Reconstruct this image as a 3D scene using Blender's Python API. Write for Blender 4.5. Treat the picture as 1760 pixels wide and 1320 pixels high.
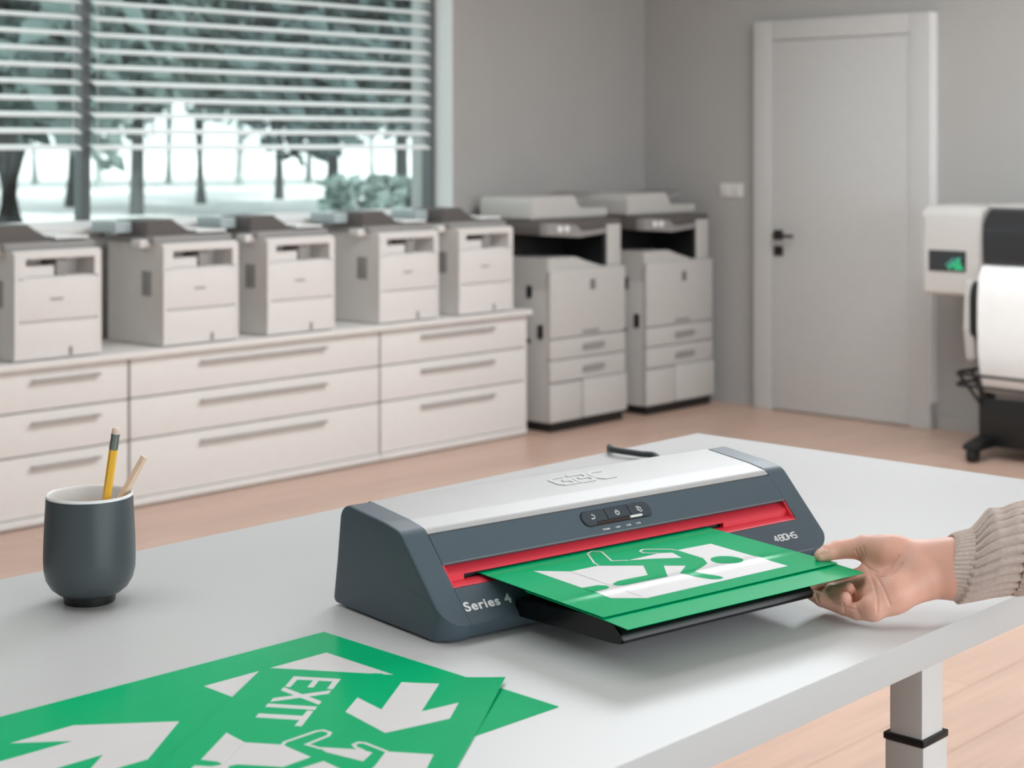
import bpy, bmesh, math, random
import numpy as np
from mathutils import Vector, Matrix

for o in list(bpy.data.objects):
    bpy.data.objects.remove(o, do_unlink=True)
scene = bpy.context.scene
COL = scene.collection
random.seed(7)

# ------------------------------------------------------------------ camera
TH = math.atan2(2672.0, 2905.0)          # room X axis lies this far right of the view axis
cam_d = bpy.data.cameras.new('camera')
cam = bpy.data.objects.new('camera', cam_d); COL.objects.link(cam)
cam.location = (0, 0, 1.42)
cam.rotation_euler = (math.radians(90), 0, math.atan2(math.sin(TH), math.cos(TH)) - math.radians(90))
cam_d.sensor_width = 36.0
cam_d.lens = 2905.0 / 1760.0 * 36.0
cam_d.shift_y = -410.0 / 1760.0
cam_d.clip_start = 0.05; cam_d.clip_end = 500
cam_d.dof.use_dof = True
cam_d.dof.focus_distance = 1.72
cam_d.dof.aperture_fstop = 8.5
scene.camera = cam

# ------------------------------------------------------------------ world, sun, large lights, exposure
world = bpy.data.worlds.new('sky'); scene.world = world
world.use_nodes = True
bg = world.node_tree.nodes['Background']
bg.inputs['Color'].default_value = (0.92, 0.96, 0.97, 1)
bg.inputs['Strength'].default_value = 2.2

sun_d = bpy.data.lights.new('sun', 'SUN'); sun_d.energy = 5.0; sun_d.angle = math.radians(2)
sun_d.color = (1.0, 0.97, 0.92)
sun = bpy.data.objects.new('sun', sun_d); COL.objects.link(sun)
sun.location = (0, -20, 20)
sun.rotation_euler = Vector((0.35, 1.0, -0.95)).to_track_quat('-Z', 'Y').to_euler()

def area(name, loc, direction, sx, sy, power, color):
    l = bpy.data.lights.new(name, 'AREA'); l.shape = 'RECTANGLE'; l.size = sx; l.size_y = sy
    l.energy = power; l.color = color
    o = bpy.data.objects.new(name, l); COL.objects.link(o)
    o.location = loc
    o.rotation_euler = Vector(direction).to_track_quat('-Z', 'Y').to_euler()
    return o
# daylight from the tall windows in the wall behind the photographer
area('rear_window_light', (2.6, -3.0, 1.75), (0, 1, 0), 6.4, 1.9, 185, (0.90, 0.96, 1.0))
# ceiling light panels
area('ceiling_panel_light', (1.0, 1.9, 2.96), (0, 0, -1), 2.4, 1.2, 26, (0.92, 0.97, 1.0))
area('ceiling_panel_light', (4.8, 2.8, 2.96), (0, 0, -1), 3.2, 1.4, 145, (0.90, 0.96, 1.0))

vs = scene.view_settings
vs.view_transform = 'Standard'; vs.look = 'None'; vs.exposure = -0.17; vs.gamma = 1.0
vs.use_curve_mapping = False

# ------------------------------------------------------------------ materials
MATS = {}
def lin(c):
    return tuple((x / 255 / 12.92) if x / 255 <= 0.04045 else ((x / 255 + 0.055) / 1.055) ** 2.4 for x in c)
def mat(name, rgb, rough=0.5, metal=0.0, spec=0.5, var=0.0, vscale=20.0, bump=0.0, bscale=200.0, coat=0.0, sss=0.0, rand=0.0, srgb=True, stretch=None):
    if name in MATS: return MATS[name]
    m = bpy.data.materials.new(name); m.use_nodes = True
    nt = m.node_tree; b = nt.nodes['Principled BSDF']
    c = lin(rgb) if srgb else rgb
    b.inputs['Base Color'].default_value = (*c, 1)
    b.inputs['Roughness'].default_value = rough
    b.inputs['Metallic'].default_value = metal
    b.inputs['Specular IOR Level'].default_value = spec
    b.inputs['Coat Weight'].default_value = coat
    b.inputs['Coat Roughness'].default_value = 0.05
    if sss:
        b.inputs['Subsurface Weight'].default_value = sss
        b.inputs['Subsurface Radius'].default_value = (0.008, 0.003, 0.0015)
        b.inputs['Subsurface Scale'].default_value = 0.6
    tc = nt.nodes.new('ShaderNodeTexCoord'); src = tc.outputs['Object']
    if stretch:
        mp = nt.nodes.new('ShaderNodeMapping'); mp.inputs['Scale'].default_value = stretch
        nt.links.new(src, mp.inputs['Vector']); src = mp.outputs['Vector']
    n = nt.nodes.new('ShaderNodeTexNoise'); n.inputs['Scale'].default_value = vscale; n.inputs['Detail'].default_value = 4
    nt.links.new(src, n.inputs['Vector'])
    mr = nt.nodes.new('ShaderNodeMapRange'); mr.inputs['From Min'].default_value = 0.3; mr.inputs['From Max'].default_value = 0.7
    v = max(var, 0.015)
    mr.inputs['To Min'].default_value = 1 - v; mr.inputs['To Max'].default_value = 1 + v
    nt.links.new(n.outputs['Fac'], mr.inputs['Value'])
    fac = mr.outputs['Result']
    if rand:
        oi = nt.nodes.new('ShaderNodeObjectInfo')
        m2 = nt.nodes.new('ShaderNodeMapRange'); m2.inputs['To Min'].default_value = 1 - rand; m2.inputs['To Max'].default_value = 1 + rand
        nt.links.new(oi.outputs['Random'], m2.inputs['Value'])
        mm = nt.nodes.new('ShaderNodeMath'); mm.operation = 'MULTIPLY'
        nt.links.new(fac, mm.inputs[0]); nt.links.new(m2.outputs['Result'], mm.inputs[1]); fac = mm.outputs[0]
    hs = nt.nodes.new('ShaderNodeHueSaturation'); hs.inputs['Color'].default_value = (*c, 1)
    nt.links.new(fac, hs.inputs['Value']); nt.links.new(hs.outputs['Color'], b.inputs['Base Color'])
    if bump:
        n2 = nt.nodes.new('ShaderNodeTexNoise'); n2.inputs['Scale'].default_value = bscale; n2.inputs['Detail'].default_value = 3
        nt.links.new(src, n2.inputs['Vector'])
        bp = nt.nodes.new('ShaderNodeBump'); bp.inputs['Strength'].default_value = bump; bp.inputs['Distance'].default_value = 0.001
        nt.links.new(n2.outputs['Fac'], bp.inputs['Height']); nt.links.new(bp.outputs['Normal'], b.inputs['Normal'])
    MATS[name] = m
    return m
def emis(name, rgb, strength):
    m = bpy.data.materials.new(name); m.use_nodes = True
    b = m.node_tree.nodes['Principled BSDF']
    b.inputs['Base Color'].default_value = (*lin(rgb), 1)
    b.inputs['Emission Color'].default_value = (*lin(rgb), 1); b.inputs['Emission Strength'].default_value = strength
    return m
def glass_mat(name, tint, refl):
    m = bpy.data.materials.new(name); m.use_nodes = True
    nt = m.node_tree; nt.nodes.remove(nt.nodes['Principled BSDF'])
    t = nt.nodes.new('ShaderNodeBsdfTransparent'); t.inputs['Color'].default_value = (*tint, 1)
    g = nt.nodes.new('ShaderNodeBsdfGlossy'); g.inputs['Roughness'].default_value = 0.02
    mx = nt.nodes.new('ShaderNodeMixShader'); mx.inputs['Fac'].default_value = refl
    nt.links.new(t.outputs[0], mx.inputs[1]); nt.links.new(g.outputs[0], mx.inputs[2])
    nt.links.new(mx.outputs[0], nt.nodes['Material Output'].inputs['Surface'])
    return m

M_WALL = mat('wall_paint', (173, 171, 168), 0.85, var=0.02, vscale=3, bump=0.05, bscale=300)
M_CEIL = mat('ceiling_paint', (225, 224, 222), 0.9)
M_DOOR = mat('door_paint', (196, 195, 193), 0.38, spec=0.5)
M_FLOORB = mat('subfloor', (120, 92, 78), 0.8)
M_WOOD = mat('pale_oak_laminate', (200, 168, 150), 0.34, var=0.09, vscale=6, bump=0.08, bscale=40, rand=0.06, stretch=(0.35, 6, 6))
M_CAB = mat('cabinet_white', (226, 222, 218), 0.45)
M_CABSH = mat('cabinet_inside', (120, 115, 112), 0.8)
M_HANDLE = mat('handle_grey', (165, 158, 154), 0.45, metal=0.2)
M_TABLE = mat('table_laminate', (207, 208, 207), 0.36, spec=0.28, var=0.012, vscale=4)
M_LEG = mat('leg_enamel', (226, 225, 223), 0.35)
M_BLACK = mat('black_plastic', (22, 23, 24), 0.4)
M_GLOSSBLK = mat('gloss_black', (9, 10, 11), 0.2, spec=0.35)
M_SLATE = mat('slate_plastic', (80, 94, 103), 0.42, spec=0.4, bump=0.06, bscale=1500)
M_SLATED = mat('slate_dark', (34, 42, 47), 0.45)
M_SILVER = mat('silver_satin', (186, 186, 185), 0.42, metal=0.1, spec=0.35, var=0.015, bump=0.04, bscale=2500)
M_RED = mat('feed_red', (232, 62, 78), 0.42)
M_WHITEP = mat('white_print', (238, 238, 237), 0.4)
M_PWHITE = mat('sign_white', (226, 225, 224), 0.33, spec=0.3)
M_GREEN = mat('sign_green', (0, 184, 120), 0.18, spec=0.07, coat=0.0, var=0.02)
M_PRN = mat('printer_white', (222, 218, 214), 0.5)
M_PRN2 = mat('copier_grey_white', (196, 193, 189), 0.5)
M_PRNG = mat('printer_grey', (150, 147, 145), 0.5)
M_LID = mat('scanner_lid_charcoal', (98, 92, 89), 0.5)
M_PANELB = mat('panel_pale_blue', (176, 188, 190), 0.4)
M_PAPER = mat('paper_white', (238, 238, 236), 0.7)
M_CUP = mat('cup_slate_glaze', (72, 81, 84), 0.36, spec=0.5, bump=0.03, bscale=900)
M_CUPW = mat('cup_white_glaze', (240, 239, 237), 0.3)
M_FRAME = mat('window_frame_grey', (92, 96, 97), 0.5)
M_SLAT = mat('blind_slat', (240, 241, 240), 0.55)
M_SKIN = mat('skin', (236, 182, 160), 0.48, var=0.06, vscale=45, bump=0.12, bscale=500, sss=0.25)
M_NAIL = mat('nail', (232, 190, 170), 0.28)
M_KNIT = mat('beige_knit', (224, 208, 198), 0.95, spec=0.2, var=0.07, vscale=260, bump=0.5, bscale=900)

# ------------------------------------------------------------------ mesh helpers
def link(name, me, m=None, parent=None, smooth=None):
    o = bpy.data.objects.new(name, me); COL.objects.link(o)
    if m is not None and not me.materials: me.materials.append(m)
    if parent is not None: o.parent = parent
    if smooth is not None:
        me.polygons.foreach_set('use_smooth', [True] * len(me.polygons))
        me.set_sharp_from_angle(angle=math.radians(smooth))
    return o
def tag(o, label=None, cat=None, group=None, kind=None):
    if label: o['label'] = label
    if cat: o['category'] = cat
    if group: o['group'] = group
    if kind: o['kind'] = kind
    return o
def thing(name, label, cat, loc=(0, 0, 0), rz=0.0, group=None):
    o = bpy.data.objects.new(name, None); COL.objects.link(o)
    o.empty_display_size = 0.05; o.location = loc; o.rotation_euler = (0, 0, rz)
    return tag(o, label, cat, group)
def to_mesh(bm, name):
    bmesh.ops.recalc_face_normals(bm, faces=bm.faces)
    me = bpy.data.meshes.new(name); bm.to_mesh(me); bm.free(); return me
def add_box(bm, x0, x1, y0, y1, z0, z1):
    v = [bm.verts.new(p) for p in ((x0,y0,z0),(x1,y0,z0),(x1,y1,z0),(x0,y1,z0),(x0,y0,z1),(x1,y0,z1),(x1,y1,z1),(x0,y1,z1))]
    for f in ((0,3,2,1),(4,5,6,7),(0,1,5,4),(1,2,6,5),(2,3,7,6),(3,0,4,7)): bm.faces.new([v[i] for i in f])
    return v
def boxes(name, lst, m, parent=None, bevel=0.0, seg=2):
    bm = bmesh.new()
    for b in lst: add_box(bm, *b)
    if bevel:
        bmesh.ops.bevel(bm, geom=list(bm.edges), offset=bevel, segments=seg, affect='EDGES', profile=0.6)
    return link(name, to_mesh(bm, name), m, parent, 35 if bevel else None)
def box(name, b, m, parent=None, bevel=0.0, seg=2):
    return boxes(name, [b], m, parent, bevel, seg)
def fillet(pts, n=6):
    """pts: (u, v, r) -> polygon with rounded corners"""
    out = []; N = len(pts)
    for i in range(N):
        p = Vector(pts[i][:2]); r = pts[i][2]
        a = Vector(pts[i-1][:2]); c = Vector(pts[(i+1) % N][:2])
        d1 = (a - p).normalized(); d2 = (c - p).normalized()
        ang = d1.angle(d2)
        if r <= 0 or ang > 3.1: out.append(p); continue
        t = min(r / math.tan(ang / 2), 0.48 * (a - p).length, 0.48 * (c - p).length)
        rr = t * math.tan(ang / 2)
        cen = p + (d1 + d2).normalized() * (rr / math.sin(ang / 2))
        s = p + d1 * t; e = p + d2 * t
        a0 = math.atan2(s.y - cen.y, s.x - cen.x); a1 = math.atan2(e.y - cen.y, e.x - cen.x)
        da = (a1 - a0 + math.pi) % (2 * math.pi) - math.pi
        for k in range(n + 1):
            t_ = a0 + da * k / n
            out.append(Vector((cen.x + rr * math.cos(t_), cen.y + rr * math.sin(t_))))
    return out
def prism(name, poly, h0, h1, axis, m, parent=None, bevel=0.0, smooth=30):
    """extrude 2D polygon. axis 'x': (u,v)->(h,u,v); 'y': (u,v)->(u,h,v); 'z': (u,v)->(u,v,h)"""
    f = {'x': lambda u, v, h: (h, u, v), 'y': lambda u, v, h: (u, h, v), 'z': lambda u, v, h: (u, v, h)}[axis]
    bm = bmesh.new()
    A = [bm.verts.new(f(p[0], p[1], h0)) for p in poly]; B = [bm.verts.new(f(p[0], p[1], h1)) for p in poly]
    n = len(poly)
    fa = bm.faces.new(A); fb = bm.faces.new(list(reversed(B)))
    for i in range(n):
        j = (i + 1) % n; bm.faces.new((A[i], B[i], B[j], A[j]))
    if bevel:
        es = [e for e in bm.edges if (e.verts[0] in A and e.verts[1] in A) or (e.verts[0] in B and e.verts[1] in B)]
        bmesh.ops.bevel(bm, geom=es, offset=bevel, segments=2, affect='EDGES')
    return link(name, to_mesh(bm, name), m, parent, smooth)
def lathe(name, prof, m, parent=None, n=48, axis_loc=(0, 0, 0), smooth=40):
    bm = bmesh.new(); rings = []
    for r, z in prof:
        if r < 1e-6: rings.append([bm.verts.new((axis_loc[0], axis_loc[1], axis_loc[2] + z))])
        else: rings.append([bm.verts.new((axis_loc[0] + r * math.cos(2*math.pi*k/n), axis_loc[1] + r * math.sin(2*math.pi*k/n), axis_loc[2] + z)) for k in range(n)])
    for a, b in zip(rings[:-1], rings[1:]):
        for k in range(n):
            j = (k + 1) % n
            if len(a) == 1 and len(b) == 1: continue
            if len(a) == 1: bm.faces.new((a[0], b[j], b[k]))
            elif len(b) == 1: bm.faces.new((a[k], a[j], b[0]))
            else: bm.faces.new((a[k], a[j], b[j], b[k]))
    return link(name, to_mesh(bm, name), m, parent, smooth)
def tube_bm(bm, pts, radii, n=10, twist=0.0):
    pts = [Vector(p) for p in pts]; rings = []
    up = Vector((0, 0, 1))
    for i, p in enumerate(pts):
        t = (pts[min(i+1, len(pts)-1)] - pts[max(i-1, 0)]).normalized()
        u = t.cross(up)
        if u.length < 1e-3: u = t.cross(Vector((0, 1, 0)))
        u.normalize(); w = u.cross(t)
        r = radii[i] if hasattr(radii, '__len__') else radii
        rings.append([bm.verts.new(p + (u * math.cos(2*math.pi*(k+twist)/n) + w * math.sin(2*math.pi*(k+twist)/n)) * r) for k in range(n)])
    for a, b in zip(rings[:-1], rings[1:]):
        for k in range(n): bm.faces.new((a[k], a[(k+1) % n], b[(k+1) % n], b[k]))
    bm.faces.new(list(reversed(rings[0]))); bm.faces.new(rings[-1])
def tube(name, pts, radii, m, parent=None, n=10, smooth=40, twist=0.0):
    bm = bmesh.new(); tube_bm(bm, pts, radii, n, twist)
    return link(name, to_mesh(bm, name), m, parent, smooth)
def stroke(pts, w):
    """2D polyline -> list of quads polygons (joined) of width w"""
    P = [Vector(p) for p in pts]; L = []; R = []
    for i, p in enumerate(P):
        d1 = (p - P[i-1]).normalized() if i > 0 else None
        d2 = (P[i+1] - p).normalized() if i < len(P)-1 else None
        d = ((d1 or d2) + (d2 or d1)); d = d.normalized() if d.length > 1e-6 else (d1 or d2)
        nrm = Vector((-d.y, d.x)); k = 1.0
        if d1 and d2: k = 1 / max(0.5, nrm.dot(Vector((-d1.y, d1.x))))
        L.append(p + nrm * w / 2 * k); R.append(p - nrm * w / 2 * k)
    return [(L[i], L[i+1], R[i+1], R[i]) for i in range(len(P)-1)]
def flat(name, polys, z, m, parent, f=None, thick=0.00012):
    """thin printed film: polygons (metres, 2D) extruded by 'thick'. f maps (u,v,h)->xyz"""
    bm = bmesh.new(); f = f or (lambda u, v, h: (u, v, h))
    for q_, poly in enumerate(polys):
        zz = z + thick + q_ * 4e-6
        A = [bm.verts.new(f(p[0], p[1], z)) for p in poly]; B = [bm.verts.new(f(p[0], p[1], zz)) for p in poly]
        n = len(A); bm.faces.new(B); bm.faces.new(list(reversed(A)))
        for i in range(n):
            j = (i + 1) % n; bm.faces.new((A[i], A[j], B[j], B[i]))
    for v in bm.faces: pass
    return link(name, to_mesh(bm, name), m, parent)
def text_mesh(name, s, width, height, f, m, parent, offset=0.0, depth=0.0003, shear=0.0, space=1.12):
    cu = bpy.data.curves.new(name, 'FONT'); cu.body = s; cu.size = 1.0; cu.offset = offset; cu.extrude = 0.01; cu.shear = shear; cu.space_character = space
    to = bpy.data.objects.new(name, cu); COL.objects.link(to)
    dg = bpy.context.evaluated_depsgraph_get(); dg.update()
    me = bpy.data.meshes.new_from_object(to.evaluated_get(dg))
    bpy.data.objects.remove(to)
    xs = [v.co.x for v in me.vertices]; ys = [v.co.y for v in me.vertices]
    x0, x1, y0, y1 = min(xs), max(xs), min(ys), max(ys)
    for v in me.vertices:
        u = (v.co.x - x0) / (x1 - x0) * width; w = (v.co.y - y0) / (y1 - y0) * height
        h = depth if v.co.z > 0 else 0.0
        v.co = f(u, w, h)
    me.materials.clear()
    return link(name, me, m, parent)
def mirror_x(me, x):
    for v in me.vertices: v.co.x = 2 * x - v.co.x
    me.flip_normals()
# ------------------------------------------------------------------ room shell
WX, WY, CZ = 7.695, 6.04, 3.0
XL, YB = -2.6, -3.3
tag(box('floor', (XL-.2, WX+.2, YB-.2, WY+.2, -0.20, -0.006), M_FLOORB), kind='structure')
floor = bpy.data.objects['floor']
tag(box('ceiling', (XL-.2, WX+.2, YB-.2, WY+.3, CZ, CZ+.2), M_CEIL), kind='structure')
tag(box('wall_right', (WX, WX+.2, YB, WY+.2, -0.006, CZ), M_WALL), kind='structure')
tag(box('wall_left', (XL-.2, XL, YB, WY+.2, -0.006, CZ), M_WALL), kind='structure')
tag(box('wall_back', (XL-.2, WX+.2, YB-.2, YB, -0.006, CZ), M_WALL), kind='structure')
# window wall with opening X 1.3..6.121, Z 1.09..2.72
OX0, OX1, OZ0, OZ1 = 1.3, 6.121, 1.09, 2.72
WT = 0.30
tag(boxes('wall_window', [(XL, OX0, WY, WY+WT, -0.006, CZ), (OX1, WX+.2, WY, WY+WT, -0.006, CZ),
                        (OX0, OX1, WY, WY+WT, -0.006, OZ0-.03), (OX0, OX1, WY, WY+WT, OZ1, CZ)], M_WALL), kind='structure')
# planks of the floor in view
random.seed(3)
pw, pl = 0.196, 1.38
pm = None
ny = int((WY - (-1.0)) / pw)
for j in range(ny + 1):
    y0 = WY - (j + 1) * pw
    off = (j * 0.47) % pl
    x = 0.6 - off
    while x < WX:
        xa, xb = max(x, 0.6), min(x + pl, WX)
        if xb - xa > 0.05:
            full = abs((xb - xa) - pl) < 1e-6
            if full and pm is not None:
                o = link('plank', pm, None, floor)
                o.location = (xa, y0, 0)
            else:
                bm = bmesh.new(); add_box(bm, 0.0008, xb - xa - 0.0008, 0.0008, pw - 0.0008, -0.006, 0.0)
                es = [e for e in bm.edges if all(abs(v.co.z) < 1e-6 for v in e.verts)]
                bmesh.ops.bevel(bm, geom=es, offset=0.0012, segments=1, affect='EDGES')
                me = to_mesh(bm, 'plank')
                o = link('plank', me, M_WOOD, floor); o.location = (xa, y0, 0)
                if full: pm = me
        x += pl
# reveal lining and sill
tag(boxes('trim_1', [(OX1-.004, OX1+.001, WY-.001, WY+.125, OZ0, OZ1)], mat('reveal_white', (214, 214, 212), 0.6)), kind='structure')
tag(box('trim_2', (OX0, OX1+.02, WY-.05, WY+.13, OZ0-.03, OZ0), mat('sill_white', (232, 232, 230), 0.4), bevel=0.004), kind='structure')
# window: frame, mullions, panes
win = bpy.data.objects.new('window_1', None); COL.objects.link(win); win.location = (OX0, WY+.125, OZ0); tag(win, kind='structure')
FW = OX1 - .004 - OX0; FH = OZ1 - OZ0
boxes('window_frame', [(FW-.036, FW, 0, .06, 0, FH), (0, .036, 0, .06, 0, FH), (.036, FW-.036, 0, .06, FH-.05, FH)], M_FRAME, win, 0.003)
box('bottom_rail', (.036, FW-.036, 0, .06, 0, .012), mat('sill_white', (232, 232, 230), 0.4), win, 0.002)
muls = [4.043 - OX0, 2.05 - OX0]
for mx in muls: box('mullion', (mx-.021, mx+.021, 0, .06, .012, FH-.05), M_FRAME, win, 0.003)
G = glass_mat('tinted_glass', (0.86, 0.92, 0.92), 0.05)
edges = [0.036] + sorted(muls) + [FW-.036]
for a, b in zip(edges[:-1], edges[1:]):
    box('pane', (a+.0, b-.0, .026, .034, .012, FH-.05), G, win)
# venetian blinds: one per bay
def blind(x0, x1, label):
    t = thing('venetian_blind', label, 'blind', ((x0+x1)/2, WY+.075, 1.40), group='venetian blinds in the window')
    W = x1 - x0
    bm = bmesh.new(); n = 6; R = []
    for i in range(n+1):
        s = (i/n - .5) * .052; c = .0035 * (1 - (2*i/n - 1)**2)
        a = math.radians(24)
        R.append((s*math.cos(a) - c*math.sin(a), -s*math.sin(a)*-1 + c*math.cos(a)))
    A = [[bm.verts.new((sx*W/2, y, z + dz)) for (y, z) in R] for sx in (-1, 1) for dz in (0, .0012)]
    for i in range(n):
        bm.faces.new((A[1][i], A[3][i], A[3][i+1], A[1][i+1])); bm.faces.new((A[0][i], A[0][i+1], A[2][i+1], A[2][i]))
        bm.faces.new((A[0][i], A[1][i], A[1][i+1], A[0][i+1])); bm.faces.new((A[2][i], A[2][i+1], A[3][i+1], A[3][i]))
    bm.faces.new((A[0][0], A[2][0], A[3][0], A[1][0])); bm.faces.new((A[0][n], A[1][n], A[3][n], A[2][n]))
    me = to_mesh(bm, 'slat')
    for k in range(19):
        o = link('slat', me, M_SLAT, t, 60 if k == 0 else None); o.location = (0, 0, .012 + k*.0678)
    box('head_rail', (-W/2, W/2, -.03, .03, 1.27, 1.31), M_SLAT, t, 0.003)
    for sx in (-.97, .97):
        tube('ladder_cord', [(sx*W/2, .0, 0.0), (sx*W/2, .0, 1.28)], .0012, M_SLAT, t, 6)
    return t
blind(2.12, 3.974, 'white venetian blind at the left, cut by the picture edge')
blind(4.036, 6.018, 'wide white venetian blind in the right-hand window bay')

# door in the right wall
door = bpy.data.objects.new('door_1', None); COL.objects.link(door); door.location = (7.63, 4.71, 0); tag(door, kind='structure')
y0, y1 = 4.18 - 4.71, 5.24 - 4.71
boxes('door_casing', [(0, .065, y0, y0+.118, 0, 2.09), (0, .065, y1-.118, y1, 0, 2.09), (0, .065, y0+.118, y1-.118, 1.985, 2.09)], M_DOOR, door, 0.004)
box('casing_lit_edge', (.002, .066, y0-.004, y0, .13, 2.088), mat('edge_lit_white', (246, 246, 246), 0.4), door)  # side light painted as a white strip, left off where shade falls below
leaf = box('door_leaf', (.010, .05, y0+.121, y1-.121, .006, 1.982), M_DOOR, door, 0.002)
hm = mat('dark_steel', (52, 52, 52), 0.35, metal=0.7)
hy = 5.082 - 4.71
h = box('door_handle', (-.004, .010, hy-.026, hy+.026, .915, .967), hm, door, 0.003)
tube('lever', [(-.002, hy, .941), (-.045, hy, .941), (-.05, hy-.02, .940), (-.05, hy-.125, .938)], .009, hm, h, 8)
box('keyhole_plate', (-.002, .010, hy-.026, hy+.026, .83, .882), hm, door, 0.003)
# light switches by the door
sw = thing('light_switch', 'white double light switch on the wall beside the door', 'switch', (WX, 5.425, 1.172))
box('switch_plate', (-.010, 0, -.078, .078, -.04, .04), mat('switch_white', (215, 213, 210), 0.4), sw, 0.003)
for s in (-.037, .037): box('rocker', (-.014, -.009, s-.026, s+.026, -.027, .027), mat('switch_white', (215, 213, 210), 0.4), sw, 0.002)
tag(boxes('baseboard_right', [(WX-.012, WX, 5.245, WY, 0, .07), (WX-.012, WX, YB, 4.175, 0, .07)], M_WALL), kind='structure')

# ------------------------------------------------------------------ outside
M_GRND = mat('pale_paving', (235, 236, 234), 0.9, var=0.04, vscale=0.3)
tag(box('ground', (-120, 220, WY+WT+.01, 260, -.6, -.35), M_GRND), kind='structure')
M_BARK = mat('bark', (82, 86, 86), 0.9, var=0.15, vscale=8)
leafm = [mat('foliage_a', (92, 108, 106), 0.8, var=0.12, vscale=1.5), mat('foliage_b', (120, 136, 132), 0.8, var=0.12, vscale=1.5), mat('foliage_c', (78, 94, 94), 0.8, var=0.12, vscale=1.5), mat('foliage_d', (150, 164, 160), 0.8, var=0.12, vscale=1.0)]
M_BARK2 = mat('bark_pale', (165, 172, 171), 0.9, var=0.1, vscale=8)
def tree(loc, h, crown_z, rx, n, tr, seed, label, mi):
    rnd = random.Random(seed)
    t = thing('tree', label, 'tree', loc, rnd.uniform(0, 6), group='trees outside the window')
    pts = [(0, 0, 0), (.1*rnd.uniform(-1, 1), .1, h*.25), (.25*rnd.uniform(-1, 1), .2*rnd.uniform(-1, 1), h*.5), (0, 0, h*.85)]
    bm = bmesh.new(); tube_bm(bm, pts, [tr*1.25, tr, tr*.8, tr*.25], 9)
    for k in range(5):
        a = rnd.uniform(0, 6.28); z = rnd.uniform(.3, .6)*h
        tube_bm(bm, [(0, 0, z), (math.cos(a)*rx*.4, math.sin(a)*rx*.4, z+h*.12), (math.cos(a)*rx*.75, math.sin(a)*rx*.75, z+h*.18)], [tr*.5, tr*.3, tr*.12], 6)
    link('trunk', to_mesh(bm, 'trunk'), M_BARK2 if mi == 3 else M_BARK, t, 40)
    V = []; Fc = []
    hz = (h - crown_z) / 2
    clumps = []
    for k in range(26):
        while True:
            u = Vector((rnd.uniform(-1, 1), rnd.uniform(-1, 1), rnd.uniform(-1, 1)))
            if u.length < 1: break
        clumps.append((u.x*rx*.85, u.y*rx*.85, crown_z + hz + u.z*hz*.9, rnd.uniform(.28, .5)*rx))
    for k in range(n):
        cx, cy, cz, cr = rnd.choice(clumps)
        u = Vector((rnd.gauss(0, 1), rnd.gauss(0, 1), rnd.gauss(0, 1))).normalized() * cr * rnd.random()**.4
        c = Vector((cx, cy, cz)) + u
        s = rnd.uniform(.18, .42)
        a1 = Vector((rnd.gauss(0, 1), rnd.gauss(0, 1), rnd.gauss(0, 1))).normalized(); a2 = a1.orthogonal().normalized(); a3 = a1.cross(a2)
        b = len(V)
        V += [c + a2*s, c + a3*s*.55 + a1*s*.15, c - a2*s, c - a3*s*.55 + a1*s*.15]
        Fc.append((b, b+1, b+2, b+3))
    me = bpy.data.meshes.new('crown'); me.from_pydata([tuple(v) for v in V], [], Fc); me.update()
    o = link('crown', me, leafm[mi], t); tag(o, kind='stuff')
    return t
def outdoors(bearing, dist):
    """point on the ground outside, by compass bearing from the middle of the room (degrees) and distance (metres)"""
    a = TH - math.radians(bearing)
    return (dist*math.cos(a), dist*math.sin(a), -.35)
specs = [(-16.49, 24, 8.0, 2.0, 2.6, 1500, .34, 'broad dark tree at the far left edge outside the window'),
         (-12.52, 44, 9.0, 1.9, 3.0, 1700, .15, 'tree with slim trunk just right of the window mullion, outside'),
         (-14.66, 50, 10.0, 2.3, 3.0, 1500, .13, 'thin-trunked tree just left of the window mullion, outside'),
         (-10.43, 52, 9.5, 2.6, 3.0, 1300, .14, 'tree outside in the middle of the window with high crown'),
         (-7.84, 56, 10.0, 3.0, 3.2, 1200, .14, 'tree outside right of the middle of the window'),
         (-5.99, 40, 9.0, 2.0, 2.9, 1900, .20, 'forked dark tree outside near the right end of the window'),
         (-3.74, 46, 9.0, 1.9, 2.9, 1900, .16, 'tree outside at the right end of the window')]
for i, (bearing, dist, h_, cz, rx, n, tr, lab) in enumerate(specs):
    tree(outdoors(bearing, dist), h_, cz, rx, int(n*1.7), tr, 40+i, lab, i % 3)
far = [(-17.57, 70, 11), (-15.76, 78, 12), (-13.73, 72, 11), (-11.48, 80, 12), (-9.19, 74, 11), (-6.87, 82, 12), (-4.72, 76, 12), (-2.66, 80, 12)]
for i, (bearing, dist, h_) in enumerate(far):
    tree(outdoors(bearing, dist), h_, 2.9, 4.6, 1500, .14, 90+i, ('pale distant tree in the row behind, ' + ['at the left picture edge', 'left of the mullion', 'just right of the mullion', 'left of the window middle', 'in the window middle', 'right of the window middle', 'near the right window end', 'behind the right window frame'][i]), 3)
def hedge(bearing, dist, w, h, seed, label):
    rnd = random.Random(seed); p = outdoors(bearing, dist)
    V = []; Fc = []
    for k in range(500):
        c = Vector((rnd.uniform(-w/2, w/2), rnd.uniform(-.5, .5), rnd.random()**.8*h))
        s = rnd.uniform(.12, .24); a1 = Vector((rnd.gauss(0, 1), rnd.gauss(0, 1), rnd.gauss(0, 1))).normalized(); a2 = a1.orthogonal().normalized(); a3 = a1.cross(a2); b = len(V)
        V += [c+a2*s, c+a3*s*.6, c-a2*s, c-a3*s*.6]; Fc.append((b, b+1, b+2, b+3))
    me = bpy.data.meshes.new('hedge'); me.from_pydata([tuple(v) for v in V], [], Fc); me.update()
    o = link('hedge', me, leafm[1]); o.location = p; o.rotation_euler = (0, 0, TH - math.pi/2)
    tag(o, label, 'hedge', kind='stuff')
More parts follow.
